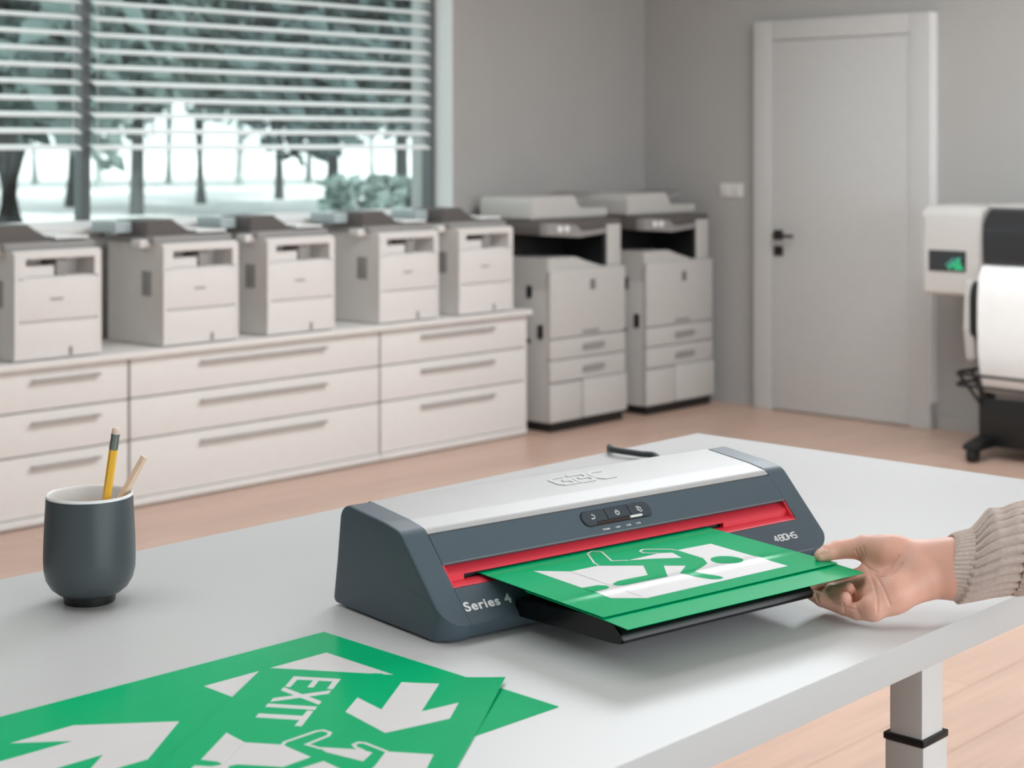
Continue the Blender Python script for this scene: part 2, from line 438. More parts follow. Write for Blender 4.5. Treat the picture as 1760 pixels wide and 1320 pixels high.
hedge(-3.74, 34, 3.2, 1.1, 5, 'low clipped hedge outside at the right end of the window')

# ------------------------------------------------------------------ cabinets
ZC = 0.588
def cabinet(x0, x1, hx0, hx1, label):
    W = x1 - x0
    t = thing('drawer_cabinet', label, 'cabinet', (x0, 5.576, 0), group='white drawer cabinets under the window')
    D = WY - 5.576 - .005
    box('body', (.004, W-.004, .020, D, .03, ZC), M_CABSH, t)
    box('plinth', (0.002, W-.002, -.012, .10, .006, .034), M_CAB, t, 0.004)
    rows = [(.038, .262), (.268, .425), (.431, .583)]
    for (a, b) in rows:
        d = box('drawer', (.006, W-.006, 0, .02, a, b), M_CAB, t, 0.0025)
        zc = b - .040
        bar = boxes('handle', [(hx0-x0, hx1-x0, -.022, -.014, zc-.0045, zc+.0045), (hx0-x0+.01, hx0-x0+.022, -.016, .001, zc-.004, zc+.004), (hx1-x0-.022, hx1-x0-.01, -.016, .001, zc-.004, zc+.004)], M_HANDLE, d)
    return t
cabinet(2.55, 3.851, 3.411, 3.711, 'white three-drawer cabinet at the left edge behind the pencil cup')
cabinet(3.851, 5.186, 4.185, 4.86, 'widest white three-drawer cabinet in the middle of the row')
cabinet(5.186, 6.160, 5.435, 5.927, 'white three-drawer cabinet next to the tall copiers')
box('end_panel', (6.1535-5.186, 6.168-5.186, 0, WY-5.576-.005, .03, ZC), M_CAB, bpy.data.objects['drawer_cabinet.002'], 0.002)
ct = box('worktop', (2.5, 6.185, 5.548, WY-.002, ZC, .615), M_CAB, None, 0.004)
tag(ct, 'long white worktop slab across the drawer cabinets, under the printers', 'worktop')

# ------------------------------------------------------------------ desktop printers
def rounded_rect(w, h, r, x0=0, z0=0):
    return fillet([(x0, z0, r), (x0+w, z0, r), (x0+w, z0+h, r), (x0, z0+h, r)], 4)
def desk_printer():
    t = thing('desktop_printer', '', 'printer', (0, 0, 0), group='desktop printers on the white cabinets')
    W, D = .374, .385
    # shell: box with open output bay
    boxes('body', [(0, W, .012, D, .004, .312), (0, .046, .012, D, .312, .412), (.346, W, .012, D, .312, .412), (.046, .346, .012, D, .380, .412), (.046, .346, .13, D, .312, .380)], M_PRN, t)
    box('front_door', (.016, W-.016, 0, .014, .150, .306), M_PRN, t, 0.003)
    tr = box('paper_tray', (.016, W-.016, 0, .014, .008, .144), M_PRN, t, 0.003)
    box('tray_latch', (.232, .244, -.006, .002, .012, .044), M_PRNG, tr, 0.001)
    box('badge', (.150, .205, -.002, .001, .224, .232), M_PRNG, t)
    boxes('front_bezel', [(0, .016, 0, .014, .008, .405), (W-.016, W, 0, .014, .008, .405), (.016, .046, 0, .014, .312, .405), (W-.03, W-.016, 0, .014, .312, .405), (.046, W-.03, 0, .014, .382, .405)], M_PRN, t)
    box('output_guide', (.19, .235, .02, .128, .313, .378), M_PRNG, t, 0.004)
    box('paper_stack', (.055, .185, .03, .125, .314, .352), M_PRN, t)
    # side grip recess
    box('side_vent', (-.002, .004, .08, .145, .20, .30), M_PRNG, t, 0.001)
    # scanner unit
    box('scanner_bed', (-.012, W+.004, .05, D+.005, .412, .440), M_PRNG, t, 0.004)
    box('control_panel', (-.050, .030, .085, .150, .395, .428), M_PRN, t, 0.006)
    prism('document_feeder', [(-.012, .436), (-.012, .502), (.115, .506), (.195, .452), (W-.002, .448), (W-.002, .436)], .10, .31, 'y', M_LID, t, 0.004)
    boxes('feeder_tray', [(-.09, -.010, .20, .37, .452, .498)], M_PANELB, t, 0.004)
    boxes('document_papers', [(.215, W-.01, .07, .30, .4485, .4575)], M_PAPER, t)
    return t
def copy_tree(o, parent=None):
    c = o.copy(); COL.objects.link(c); c.parent = parent
    for ch in list(o.children): copy_tree(ch, c)
    return c
pl_ = ['white desktop printer at the left picture edge, first of five on the cabinets', 'white desktop printer with charcoal lid, second from the left picture edge',
       'white desktop printer in the middle of the five on the cabinets', 'white desktop printer, second from the tall copiers', 'white desktop printer next to the tall copiers, under the window end']
proto = None
for i, x in enumerate((3.346, 4.009, 4.537, 5.177, 5.688)):
    if proto is None: proto = desk_printer(); o = proto
    else: o = copy_tree(proto)
    o.location = (x, 5.570, .615); o['label'] = pl_[i]

# ------------------------------------------------------------------ floor copiers
def copier():
    t = thing('office_copier', '', 'copier', (0, 0, 0), group='tall floor copiers in the corner')
    W, D = .585, .50
    box('base', (.012, W-.008, .012, D, .0, .045), M_BLACK, t, 0.004)
    box('body', (.006, W-.006, .022, D, .045, .70), M_PRN2, t, 0.004)
    boxes('lower_door', [(0, .238, 0, .022, .048, .238)], M_PRN2, t, 0.006)
    boxes('lower_door', [(.241, W, -.012, .022, .052, .244)], M_PRN2, t, 0.006)
    for a, b in ((.247, .352), (.358, .458)):
        d = box('drawer', (0, W, 0, .022, a, b), M_PRN2, t, 0.004)
        prism('handle', fillet([(.24, a+.03, .018), (.415, a+.034, .018), (.415, a+.068, .018), (.24, a+.064, .018)], 4), -.006, .001, 'y', M_PRNG, d)
    dr = box('front_door', (0, W, 0, .022, .464, .800), M_PRN2, t, 0.006)
    box('door_pull', (.24, .37, -.004, .002, .475, .492), M_PRNG, dr, 0.003)
    box('badge', (.30, .345, -.002, .001, .69, .745), M_PRNG, dr, 0.002)
    prism('emblem', [(.308, .70), (.335, .70), (.335, .715), (.320, .722), (.335, .735), (.335, .74), (.310, .74), (.310, .727), (.322, .718), (.308, .71)], -.0035, -.0015, 'y', M_LID, dr)
    # sloping output deck
    prism('output_deck', [(.008, .70), (.008, .86), (.22, .86), (.42, .80), (W-.008, .80), (W-.008, .70)], .024, .30, 'y', M_PRN2, t, 0.005)
    box('rear_column', (.02, W-.006, .30, D, .70, .98), M_BLACK, t, 0.004)
    box('cavity_lining', (.44, .47, .03, .30, .80, .975), M_BLACK, t)
    box('right_column', (.468, W-.006, .024, .40, .80, 1.015), M_PRN2, t, 0.006)
    prism('scanner_front', [(-.03, 1.035), (.04, 1.035), (.20, 1.02), (.24, .985), (.44, .998), (.44, .972), (.22, .958), (-.03, .975)], .0, .05, 'y', M_PRNG, t, 0.004)
    box('scanner_bed', (-.03, W, .03, D, .975, 1.045), M_LID, t, 0.006)
    for k in (.065, .118): lathe('button', [(0, -.004), (.016, -.004), (.016, .006), (0, .006)], M_PAPER, t, 16).matrix_local = Matrix.Translation((k, -.002, 1.005)) @ Matrix.Rotation(math.radians(90), 4, 'X')
    prism('document_feeder', fillet([(-.03, 1.05, .01), (-.03, 1.16, .03), (.30, 1.165, .02), (.33, 1.10, .02), (W-.02, 1.095, .01), (W-.02, 1.05, .005)], 4), .10, .46, 'y', M_PRN2, t, 0.008)
    prism('feeder_tray', [(.27, 1.125), (.30, 1.115), (W-.05, 1.165), (W-.06, 1.178)], .14, .42, 'y', M_PRNG, t, 0.003)
    for (a, b, c, d) in ((.13, .16, .66, .72), (.055, .085, .46, .53), (.14, .20, .435, .455)):
        box('side_catch', (-.002, .008, a, b, c, d), M_BLACK, t, 0.002)
    return t
c1_ = copier(); c1_.location = (6.262, 5.500, 0); c1_['label'] = 'tall grey copier standing right beside the white drawer cabinets'
c2_ = copy_tree(c1_); c2_.location = (7.010, 5.485, 0); c2_['label'] = 'tall grey copier in the room corner, nearer the door'

# ------------------------------------------------------------------ wide-format plotter
pt = thing('plotter', 'wide-format printer with black roll cover and hanging white paper, right edge', 'plotter', (7.1, 3.93, 0))
def py(y): return y - 3.93
YE = -1.35
prism('side_housing', fillet([(0, .728, .02), (.42, .728, .02), (.42, 1.143, .04), (.03, 1.143, .05), (0, 1.10, .03)], 4), -.30, 0, 'y', M_PRN2, pt, 0.012)
sc_ = box('display_bezel', (-.006, .012, -.222, -.036, .84, .935), M_BLACK, pt, 0.003)
scr = box('display', (-.0075, -.006, -.216, -.042, .846, .929), emis('screen_dark', (46, 50, 52), 0.02), sc_)
M_LCD = emis('screen_green', (40, 190, 130), 0.8); M_LCD2 = emis('screen_teal', (70, 150, 140), 0.4)
rg = random.Random(4)
boxes('display_graphics', [(-.0085, -.0075, y, y+.012, z, z+.012) for y, z in [(-.21, .850), (-.195, .852), (-.18, .85), (-.165, .866), (-.18, .87), (-.2, .87), (-.15, .853), (-.19, .886)]], M_LCD, scr)
boxes('display_graphics', [(-.0084, -.0075, y, y+.014, z, z+.010) for y, z in [(-.14, .866), (-.155, .88), (-.2, .895), (-.17, .89)]], M_LCD2, scr)
bm = bmesh.new()
rc = fillet([(-.02, .885, .02), (.28, .885, .02), (.28, 1.135, .02), (.06, 1.135, .10), (-.02, 1.06, .08)], 8)
prism('roll_cover', rc, YE, -.315, 'y', mat('roll_cover_black', (44, 45, 47), 0.3), pt, 0.004)
prism('top_rail', [(.10, 1.135), (.40, 1.135), (.40, 1.15), (.10, 1.15)], YE, -.29, 'y', M_PRN2, pt)
box('rear_beam', (.18, .42, YE, -.28, .72, .90), M_BLACK, pt, 0.006)
# hanging paper loop
prof = [(.02, .882), (-.02, .87), (-.05, .82), (-.06, .72), (-.062, .6), (-.055, .48), (-.035, .38), (.0, .31), (.05, .285), (.11, .29)]
poly = prof + [(x+.004, z+.002) for x, z in reversed(prof)]
pp = prism('paper', poly, YE, -.31, 'y', M_PAPER, pt, 0, 40)
bm = bmesh.new()
prism('paper_roll_end', fillet([(-.03, .56, .03), (-.03, .80, .10), (.10, .84, .08), (.20, .80, .05), (.20, .52, .05), (.08, .50, .03)], 6), -.318, -.256, 'y', M_BLACK, pt, 0.004)
prism('side_arm', fillet([(-.01, .80, .02), (.06, .84, .04), (.14, .83, .03), (.05, .72, .05), (.03, .58, .03), (.07, .47, .02), (.04, .42, .01), (.005, .44, .02), (-.02, .58, .04)], 5), -.268, -.222, 'y', M_PRN2, pt, 0.006)
boxes('stand_leg', [(.02, .08, -.33, -.275, .09, .74)], M_BLACK, pt, 0.004)
boxes('lower_panel', [(-.02, .02, YE, -.30, .06, .275)], M_BLACK, pt, 0.004)
prism('foot', fillet([(-.16, .055, .015), (.50, .055, .015), (.50, .095, .02), (.30, .12, .02), (.10, .12, .02), (-.16, .08, .015)], 4), -.365, -.285, 'y', M_BLACK, pt, 0.004)
for x in (-.13, .46):
    w = tube('caster', [(x, -.345, .033), (x, -.305, .033)], .033, M_BLACK, pt, 18)
for k, z in enumerate((.395, .345)):
    tube('basket_wire', [(.18, -.26, z), (-.10, -.235, z), (-.155, -.26, z), (-.16, YE, z-.01)], .008, M_BLACK, pt, 6)
tube('basket_strut', [(-.12, -.245, .395), (-.04, -.30, .27), (.10, -.33, .12)], .008, M_BLACK, pt, 6)
tube('basket_strut', [(.02, -.242, .39), (.03, -.30, .24), (.10, -.33, .10)], .008, M_BLACK, pt, 6)

# ------------------------------------------------------------------ table
TZ = 0.96
tb = thing('work_table', 'pale grey height-adjustable work table carrying the laminator', 'table', (1.0, 1.2, 0))
box('tabletop', (-1.9, 1.192, -.410, .413, TZ-.033, TZ), M_TABLE, tb, 0.0016)
def leg(x, y):
    p = box('leg', (x, x+.046, y, y+.040, .30, TZ-.06), M_LEG, tb, 0.002)
    box('leg_collar', (x-.004, x+.052, y-.004, y+.046, .766, .774), M_BLACK, tb, 0.002)
    box('leg_sleeve', (x-.003, x+.050, y-.003, y+.044, .03, .766), M_LEG, tb, 0.002)
LX, LY = .653, -.285
leg(LX, LY); leg(LX, .24)
leg(-1.5, LY); leg(-1.5, .24)
for x in (LX, -1.5):
    box('foot', (x-.01, x+.06, -.38, .36, 0, .03), M_LEG, tb, 0.004)
    box('crossbeam', (x, x+.046, LY, .28, TZ-.06, TZ-.033), M_LEG, tb)

# ------------------------------------------------------------------ cup and pencils
cup = thing('pencil_cup', 'dark slate cup with white inside holding two pencils', 'cup', (0.9674, 1.4693, TZ))
lathe('foot_ring', [(0, 0), (.0245, 0), (.0255, .001), (.0262, .010), (0, .010)], M_BLACK, cup)
outer = [(0, .008), (.024, .008), (.031, .010), (.038, .0155), (.0430, .024), (.0452, .034), (.0456, .045), (.0452, .062), (.0444, .080), (.0434, .098), (.0430, .1065)]
inner = [(.0430, .1065), (.0428, .1085), (.0418, .1092), (.0408, .1085), (.0405, .106), (.0412, .085), (.0420, .05), (.0405, .028), (.034, .018), (.02, .0145), (0, .014)]
lathe('outer_shell', outer, M_CUP, cup, 64, smooth=60)
lathe('inner_glaze', inner, M_CUPW, cup, 64, smooth=60)
def axis_obj(o, a, b):
    a = Vector(a); b = Vector(b); o.location = a
    o.rotation_euler = (b - a).to_track_quat('Z', 'Y').to_euler(); return (b - a).length
p_top = Vector((.9818, 1.4437, 1.135)); p_bot = Vector((.9722, 1.4631, .9972)); dv = (p_top - p_bot).normalized(); p_bot = p_top - dv * .160
pen = thing('yellow_pencil', 'yellow hexagonal pencil with pink eraser standing in the cup', 'pencil')
Lp = axis_obj(pen, p_bot, p_top)
tube('barrel', [(0, 0, .0), (0, 0, Lp-.020)], .0043, mat('pencil_yellow', (250, 190, 60), 0.35), pen, 6, 20)
lathe('ferrule', [(0, Lp-.021), (.0044, Lp-.021), (.0046, Lp-.018), (.0043, Lp-.016), (.0046, Lp-.014), (.0043, Lp-.011), (.0045, Lp-.005), (0, Lp-.005)], mat('ferrule_metal', (150, 152, 150), 0.3, metal=0.9), pen, 20)
lathe('eraser', [(0, Lp-.005), (.0043, Lp-.005), (.0044, Lp-.002), (.0040, Lp), (.003, Lp+.0012), (0, Lp+.0016)], mat('eraser_pink', (238, 210, 196), 0.8), pen, 20)
p_top = Vector((1.0156, 1.444, 1.1023)); p_bot = Vector((.9665, 1.4752, .9991)); dv = (p_top - p_bot).normalized(); p_bot = p_top - dv * .140
pen2 = thing('wooden_pencil', 'bare pale wood pencil leaning out of the cup', 'pencil')
Lp = axis_obj(pen2, p_bot, p_top)
tube('barrel', [(0, 0, 0), (0, 0, Lp)], .0041, mat('pencil_wood', (232, 203, 180), 0.6, var=0.05, vscale=90), pen2, 6, 20)
for k in range(9):
    z = Lp - .012 - k*.005 - (.006 if k > 3 else 0)
    box('stamp_mark', (-.0009, .0009, -.00385, -.0036, z-.0014, z+.0012), mat('stamp_brown', (150, 120, 105), 0.7), pen2)

# measured outlines (mm)
PRINT = {"s2_E":[[34.1,19.2],[76.1,19.2],[76.7,46.9],[71.8,46.5],[71.0,27.0],[58.8,27.0],[59.3,45.3],[54.2,45.4],[53.8,26.8],[39.8,27.7],[39.8,47.9],[35.1,47.5]],"s2_X1":[[34.4,48.9],[76.6,79.0],[76.5,87.1],[34.7,57.4]],"s2_X2":[[76.4,50.1],[76.6,59.0],[34.9,86.8],[34.6,77.6]],"s2_I":[[34.4,91.3],[76.5,92.0],[77.1,100.1],[35.1,99.7]],"s2_T":[[34.8,116.0],[71.4,115.5],[71.5,102.5],[76.6,102.8],[77.7,139.0],[71.9,138.9],[71.8,125.4],[35.2,125.3]],"s2_arrow":[[129.6,19.0],[162.6,19.0],[163.3,89.0],[189.0,64.7],[189.5,102.3],[146.5,142.7],[102.7,100.3],[103.1,64.3],[130.0,89.8]],"s2_d1":[[24.3,163.4],[45.5,181.4],[75.2,181.1],[104.3,202.5],[90.1,225.6],[55.2,226.4],[49.6,230.7],[44.3,231.6],[42.5,226.4],[38.5,223.7],[25.1,222.0]],"s2_d1b":[[24.9,234.0],[37.6,233.8],[43.5,229.4],[49.9,230.3],[51.4,236.3],[62.3,240.3],[57.4,264.1],[22.4,262.6]],"s2_sl":[[99.2,181.6],[138.0,181.0],[147.5,185.7],[145.1,204.5],[112.5,190.6],[107.1,185.0]],"s2_wr":[[156.4,181.8],[193.9,181.4],[195.9,232.3],[151.3,233.9],[155.2,218.4],[156.3,211.7],[156.9,184.0]],"s2_hill":[[100.6,230.7],[116.0,209.1],[130.8,220.5],[141.1,228.5],[121.5,241.5]],"s2_o1":[[75.5,182.1],[75.6,175.1],[92.3,148.1],[97.0,145.1],[104.0,149.0],[104.5,156.2],[93.4,177.5],[106.9,184.4]],"s2_o2":[[158.1,182.2],[136.7,166.9],[131.6,166.4],[129.0,171.7],[132.5,177.6],[139.1,181.9]],"s3_W":[[115.3,-4.7],[142.7,-27.3],[179.2,-26.8],[287.3,-28.9],[329.6,-30.2],[329.3,-136.8],[146.3,-137.4],[140.5,-137.5],[113.8,-118.1],[113.8,-95.1],[114.6,-76.8]],"s3_G1":[[178.8,-27.3],[214.8,-52.6],[194.5,-80.6],[157.3,-79.4],[145.5,-84.3],[144.6,-90.3],[149.7,-95.7],[184.0,-97.2],[204.3,-98.2],[230.8,-64.4],[248.6,-77.3],[221.9,-95.8],[232.9,-127.1],[240.7,-131.9],[247.0,-129.8],[247.9,-123.7],[237.6,-100.3],[271.5,-83.9],[282.0,-67.4],[282.9,-32.1],[286.5,-28.4]],"s3_G2":[[114.3,-77.2],[132.6,-79.3],[137.7,-84.6],[136.5,-91.0],[129.6,-94.9],[113.3,-95.4]],"s3_W2":[[215.3,-30.2],[259.6,-27.8],[271.6,-34.0],[265.2,-54.1],[238.3,-39.2]],"s3_head":[[307.6,-98.0],[303.6,-100.8],[298.9,-102.1],[293.9,-102.0],[289.1,-100.3],[285.0,-97.3],[282.0,-93.2],[280.4,-88.5],[280.3,-83.6],[281.7,-78.9],[284.6,-74.9],[288.5,-72.1],[293.3,-70.6],[298.4,-70.7],[303.2,-72.4],[307.4,-75.5],[310.4,-79.6],[312.0,-84.4],[312.1,-89.4],[310.5,-94.1]],"s3_O1":[[179.8,-25.5],[181.6,-17.6],[200.1,13.8],[210.3,18.8],[216.6,11.5],[201.1,-21.4],[215.9,-29.5]],"s3_O2":[[283.3,-32.4],[280.4,-23.5],[264.5,-11.2],[256.4,-6.6],[249.3,-10.1],[247.6,-17.3],[259.1,-27.1]],"s3_fold":[[142.8,-28.4],[139.9,-132.3]]}
PALM = [([121.4, 21.9, 15.0], 29, [69.4, 10.0, 8.0], 25.5), ([70.1, 14.9, 5.0], 20, [67.6, 2.7, 15.0], 20), ([69.4, 10.0, 8.0], 25, [43.3, 6.0, 10.0], 24), ([51.4, 14.3, -0.0], 20, [18.9, 18.1, -8.0], 19), ([18.9, 18.1, -8.0], 19, [0.3, 20.8, -23.0], 12.5), ([40.9, 0.6, 20.0], 20, [12.1, -9.0, 35.0], 17), ([12.1, -9.0, 35.0], 17, [-10.0, -19.1, 47.0], 12), ([41.7, 4.1, 5.0], 18, [-3.2, -15.3, 28.0], 13), ([42.9, 2.9, -0.0], 17, [-1.0, -7.7, 10.0], 13.5), ([41.2, 4.5, -5.0], 16, [1.7, 0.3, -8.0], 12.5)]
FING = {'thumb': [([6.7, 20.8, -18.0], 13), ([-3.0, 22.3, -24.0], 11.2), ([-29.1, 19.3, -27.0], 9.0), ([-40.3, 17.3, -23.0], 8.0), ([-48.5, 15.1, -19.0], 5.8)], 'index': [([4.6, -0.9, -8.0], 12), ([-5.3, -2.5, -10.0], 9.6), ([-29.7, -13.5, -30.0], 8.6), ([-48.9, -13.2, -20.0], 7.6), ([-62.6, -11.2, -8.0], 6.2)], 'middle': [([-1.7, -8.2, 8.0], 12), ([-11.8, -9.8, 2.0], 9.6), ([-40.4, -20.2, -16.0], 8.4), ([-39.2, -14.5, 8.0], 7.6), ([-27.4, -7.9, 20.0], 6.6)], 'ring': [([-5.1, -15.3, 24.0], 11.5), ([-16.8, -18.8, 15.0], 9.0), ([-47.6, -22.8, -2.0], 7.8), ([-44.9, -18.1, 20.0], 7.4), ([-34.5, -12.6, 36.0], 6.8)], 'pinky': [([-10.3, -20.2, 43.0], 11), ([-23.0, -23.8, 40.0], 8.2), ([-35.4, -22.4, 32.0], 7.0), ([-53.9, -18.1, 20.0], 6.6), ([-69.9, -11.6, 8.0], 5.0)]}
CREASE = [[[-5.0, 7.4, 2.0], [-5.4, 5.5, 11.1], [-5.4, 3.0, 18.3], [-5.5, 1.0, 26.0], [-6.9, -0.4, 38.4], [-7.1, -3.0, 46.0], [-7.0, -6.3, 51.2], [-7.6, -10.1, 55.2], [-8.1, -14.6, 57.5], [-8.1, -19.2, 58.7]], [[-1.5, 7.5, 7.1], [-0.8, 5.0, 19.6], [-1.6, 4.1, 38.7], [-0.1, 0.8, 47.2], [1.1, -3.2, 52.0], [2.7, -8.3, 54.4], [4.8, -13.6, 55.2]], [[-10.3, 13.1, -16.0], [-7.9, 10.6, -15.1], [-7.1, 10.0, -5.5], [-5.5, 8.5, -0.4], [-2.9, 7.8, 4.4], [-0.2, 7.3, 10.0], [2.2, 7.0, 16.3], [5.9, 8.6, 16.3], [9.6, 10.5, 16.7], [13.1, 12.3, 17.6], [16.5, 15.8, 15.6], [19.5, 19.7, 14.8], [22.3, 23.5, 14.3]], [[-7.4, 10.5, -8.3], [-5.4, 8.1, 0.8], [-3.4, 6.0, 10.8], [-1.7, 4.3, 21.2], [1.5, 6.4, 28.0], [4.5, 8.6, 35.5], [8.6, 9.6, 38.0], [14.1, 11.6, 29.6], [19.3, 14.3, 23.6], [23.5, 18.0, 22.0]], [[-13.6, 21.7, -14.3], [-12.8, 19.7, -14.3], [-12.1, 17.7, -14.3], [-11.3, 15.8, -14.8]], [[-10.3, 23.1, -13.1], [-9.6, 20.8, -12.3], [-8.6, 18.3, -12.0], [-7.9, 16.0, -11.6]], [[-6.8, 25.8, -11.1], [-6.3, 23.0, -9.1], [-5.5, 19.7, -8.0], [-4.9, 16.7, -6.4]], [[-19.1, -5.0, 6.8], [-22.7, -4.3, 22.7], [-23.6, -7.0, 25.2], [-23.8, -10.6, 24.7], [-23.2, -14.6, 20.7], [-23.6, -17.5, 21.6], [-27.2, -15.6, 39.2]], [[-26.0, -16.7, 43.5], [-25.2, -18.7, 46.7], [-24.1, -21.2, 48.7], [-22.7, -24.0, 49.5]], [[-37.2, -15.6, 41.2], [-36.2, -18.7, 38.7], [-35.9, -20.8, 40.0], [-35.4, -23.2, 40.4]], [[-59.7, -11.6, 20.3], [-59.2, -14.0, 23.2], [-58.5, -16.6, 24.7], [-57.7, -19.3, 25.6]], [[-46.0, -16.6, 31.6], [-42.9, -17.2, 34.7], [-39.5, -18.1, 37.2], [-36.2, -19.1, 38.7], [-33.0, -19.6, 41.2], [-29.7, -20.0, 44.0], [-26.6, -20.2, 46.7], [-25.3, -21.3, 48.0], [-24.1, -22.7, 48.7], [-22.7, -24.0, 49.5]]]
# ------------------------------------------------------------------ laminator (local x = length, y = depth, z = height)
lam = thing('laminator', 'slate and silver laminator with red feed slot drawing in a green sheet', 'laminator', (1.09935, 1.10970, TZ), math.radians(-9.0))
LEN, A0, A1 = 0.531, 0.0290, 0.5021
FS = 1.043                                        # slope of the front face
def bf(c): return -.019 + (c - .0175) / FS        # front face depth at height c
PROF = [(.1725, .0025, .006), (.1655, .045, .04), (.1575, .1045, .016), (.0800, .0972, .06), (.0548, .0930, .022)]
KF = math.hypot(FS, 1)
def cap_ring(a):
    """cross-section of an end cap at distance a from its outer face: the front band ends in a rounded corner, the base wraps round it"""
    R = .025
    e = R - math.sqrt(max(0.0, R*R - (R - a)**2)) if a < R else 0.0
    lip = (-.0192 + e / KF, .0172 + e * FS / KF, .0012)
    bot = (-.0125 + e * .80, .0018, .003)
    r = fillet(PROF + [lip, bot], 8)
    R2 = .0022
    e2 = R2 - math.sqrt(max(0.0, R2*R2 - (R2 - a)**2)) if a < R2 else 0.0
    if e2 > 0:
        n = len(r); cen = sum(r, Vector((0, 0))) / n; out = []
        for i in range(n):
            d = (r[(i+1) % n] - r[i-1]).normalized(); q = Vector((-d.y, d.x))
            if q.dot(cen - r[i]) < 0: q = -q
            out.append(r[i] + q * e2)
        r = out
    return r
def end_cap(name, mirror):
    bm = bmesh.new(); rings = []
    for a in [0, .0003, .0009, .0022, .0035, .005, .007, .0095, .0125, .016, .020, .025, .0288]:
        rings.append([bm.verts.new((a, q.x, q.y)) for q in cap_ring(a)])
    n = len(rings[0])
    for r0, r1 in zip(rings[:-1], rings[1:]):
        for i in range(n): bm.faces.new((r0[i], r0[(i+1) % n], r1[(i+1) % n], r1[i]))
    cen = Vector((.08, .05))
    inner = [bm.verts.new((0, cen.x + (v.co.y - cen.x)*.95, cen.y + (v.co.z - cen.y)*.95)) for v in rings[0]]
    for i in range(n): bm.faces.new((inner[i], inner[(i+1) % n], rings[0][(i+1) % n], rings[0][i]))
    mid = bm.verts.new((0, cen.x, cen.y))
    for i in range(n): bm.faces.new((mid, inner[(i+1) % n], inner[i]))
    bm.faces.new(list(reversed(rings[-1])))
    me = to_mesh(bm, name)
    if mirror: mirror_x(me, LEN / 2)
    return link(name, me, M_SLATE, lam, 28)
end_cap('end_cap', False); end_cap('end_cap', True)
# lower housing with the printed front band, red ledge sits behind it
prism('lower_housing', [(.168, .003), (-.0115, .003), (-.0190, .0165), (-.0186, .0180), (bf(.0445), .0445), (bf(.0445)+.004, .0448), (bf(.0445)+.004, .036), (.110, .036), (.110, .090), (.158, .090)], A0, A1, 'x', M_SLATE, lam, 0, 25)
# silver cover
top_o = fillet([(.1580, .085, 0), (.1568, .1038, .016), (.0800, .0965, .06), (.0555, .0922, .012), (.0503, .0882, 0), (.053, .0855, 0), (.0610, .0895, .01), (.150, .098, .012), (.152, .085, 0)], 8)
prism('top_cover', top_o, A0 + .0004, A1 - .0004, 'x', M_SILVER, lam, 0, 40)
# dark control strip
def pn(c, off=0.0):        # point on the front plane at height c, pushed out by off
    k = math.hypot(FS, 1); return (bf(c) - off * FS / k, c + off / k)
strip = [pn(.0876, -.0006), pn(.0640, -.0006), pn(.0636, -.0032), pn(.0870, -.0034)]
fp = prism('control_strip', strip, A0 + .0004, A1 - .0004, 'x', M_SLATE, lam, 0, 20)
prism('strip_edge', [pn(.0643, -.0002), pn(.0637, -.0002), pn(.0636, -.0012), pn(.0642, -.0012)], A0 + .0006, A1 - .0006, 'x', mat('edge_grey', (120, 132, 138), 0.35), lam)
prism('strip_back', [pn(.0876, -.0036), pn(.0636, -.0036), (.042, .060), (.075, .088)], A0, A1, 'x', M_SLATED, lam)
# red feed opening
fs = thing('feed_slot', None, None); fs.parent = lam; fs.name = 'feed_slot'
b0 = bf(.0445) + .0040
prism('feed_ledge', [(b0 - .0035, .0450), (.0225, .0478), (.0225, .044), (b0, .043)], A0, A1, 'x', M_RED, fs)
prism('feed_guide', [(.0200, .0528), (.0225, .0520), (.060, .056), (.060, .072), (.0420, .0700), (.0410, .0640), (.0290, .0580)], A0, A1, 'x', M_RED, fs)
prism('slot_end', [(.0205, .0470), (.026, .0470), (.026, .0530), (.0205, .0530)], A0, .0505, 'x', M_RED, fs)
prism('slot_end', [(.0205, .0470), (.026, .0470), (.026, .0530), (.0205, .0530)], .400, A1, 'x', M_RED, fs)
prism('slot_gap', [(.026, .046), (.030, .046), (.030, .054), (.026, .054)], .05, .401, 'x', M_BLACK, fs)
prism('slot_cheek', [(bf(.0455)+.002, .0450), (.044, .046), (.044, .068), (bf(.064)+.002, .064)], A0, A0 + .0022, 'x', M_RED, fs)
prism('slot_cheek', [(bf(.0455)+.002, .0450), (.044, .046), (.044, .068), (bf(.064)+.002, .064)], A1 - .0022, A1, 'x', M_RED, fs)
# controls on the strip: (a, s) s = distance down the strip from its top edge
TOPC = .0893
def onstrip(a, s, h=0.0):
    c = TOPC - s * FS / KF; b, c2 = pn(c, h - .0006); return (a, b, c2)
def strip_prism(name, poly, h0, h1, m, parent, bevel=0.0):
    bm = bmesh.new()
    A = [bm.verts.new(onstrip(p[0], p[1], h0)) for p in poly]; B = [bm.verts.new(onstrip(p[0], p[1], h1)) for p in poly]; n = len(A)
    bm.faces.new(A); bm.faces.new(list(reversed(B)))
    for i in range(n): bm.faces.new((A[i], B[i], B[(i+1) % n], A[(i+1) % n]))
    if bevel:
        es = [e for e in bm.edges if e.verts[0] in B and e.verts[1] in B]
        bmesh.ops.bevel(bm, geom=es, offset=bevel, segments=2, affect='EDGES')
    return link(name, to_mesh(bm, name), m, parent, 30)
S0, S1, SM = .0074, .0243, .0205
strip_prism('button_surround', fillet([(.2138, S0-.0007, .008), (.3094, S0-.0007, .008), (.3094, S1+.0007, .008), (.2138, S1+.0007, .008)], 6), -.0004, .0002, M_BLACK, fp)
M_BTN = mat('button_slate', (58, 69, 78), 0.35)
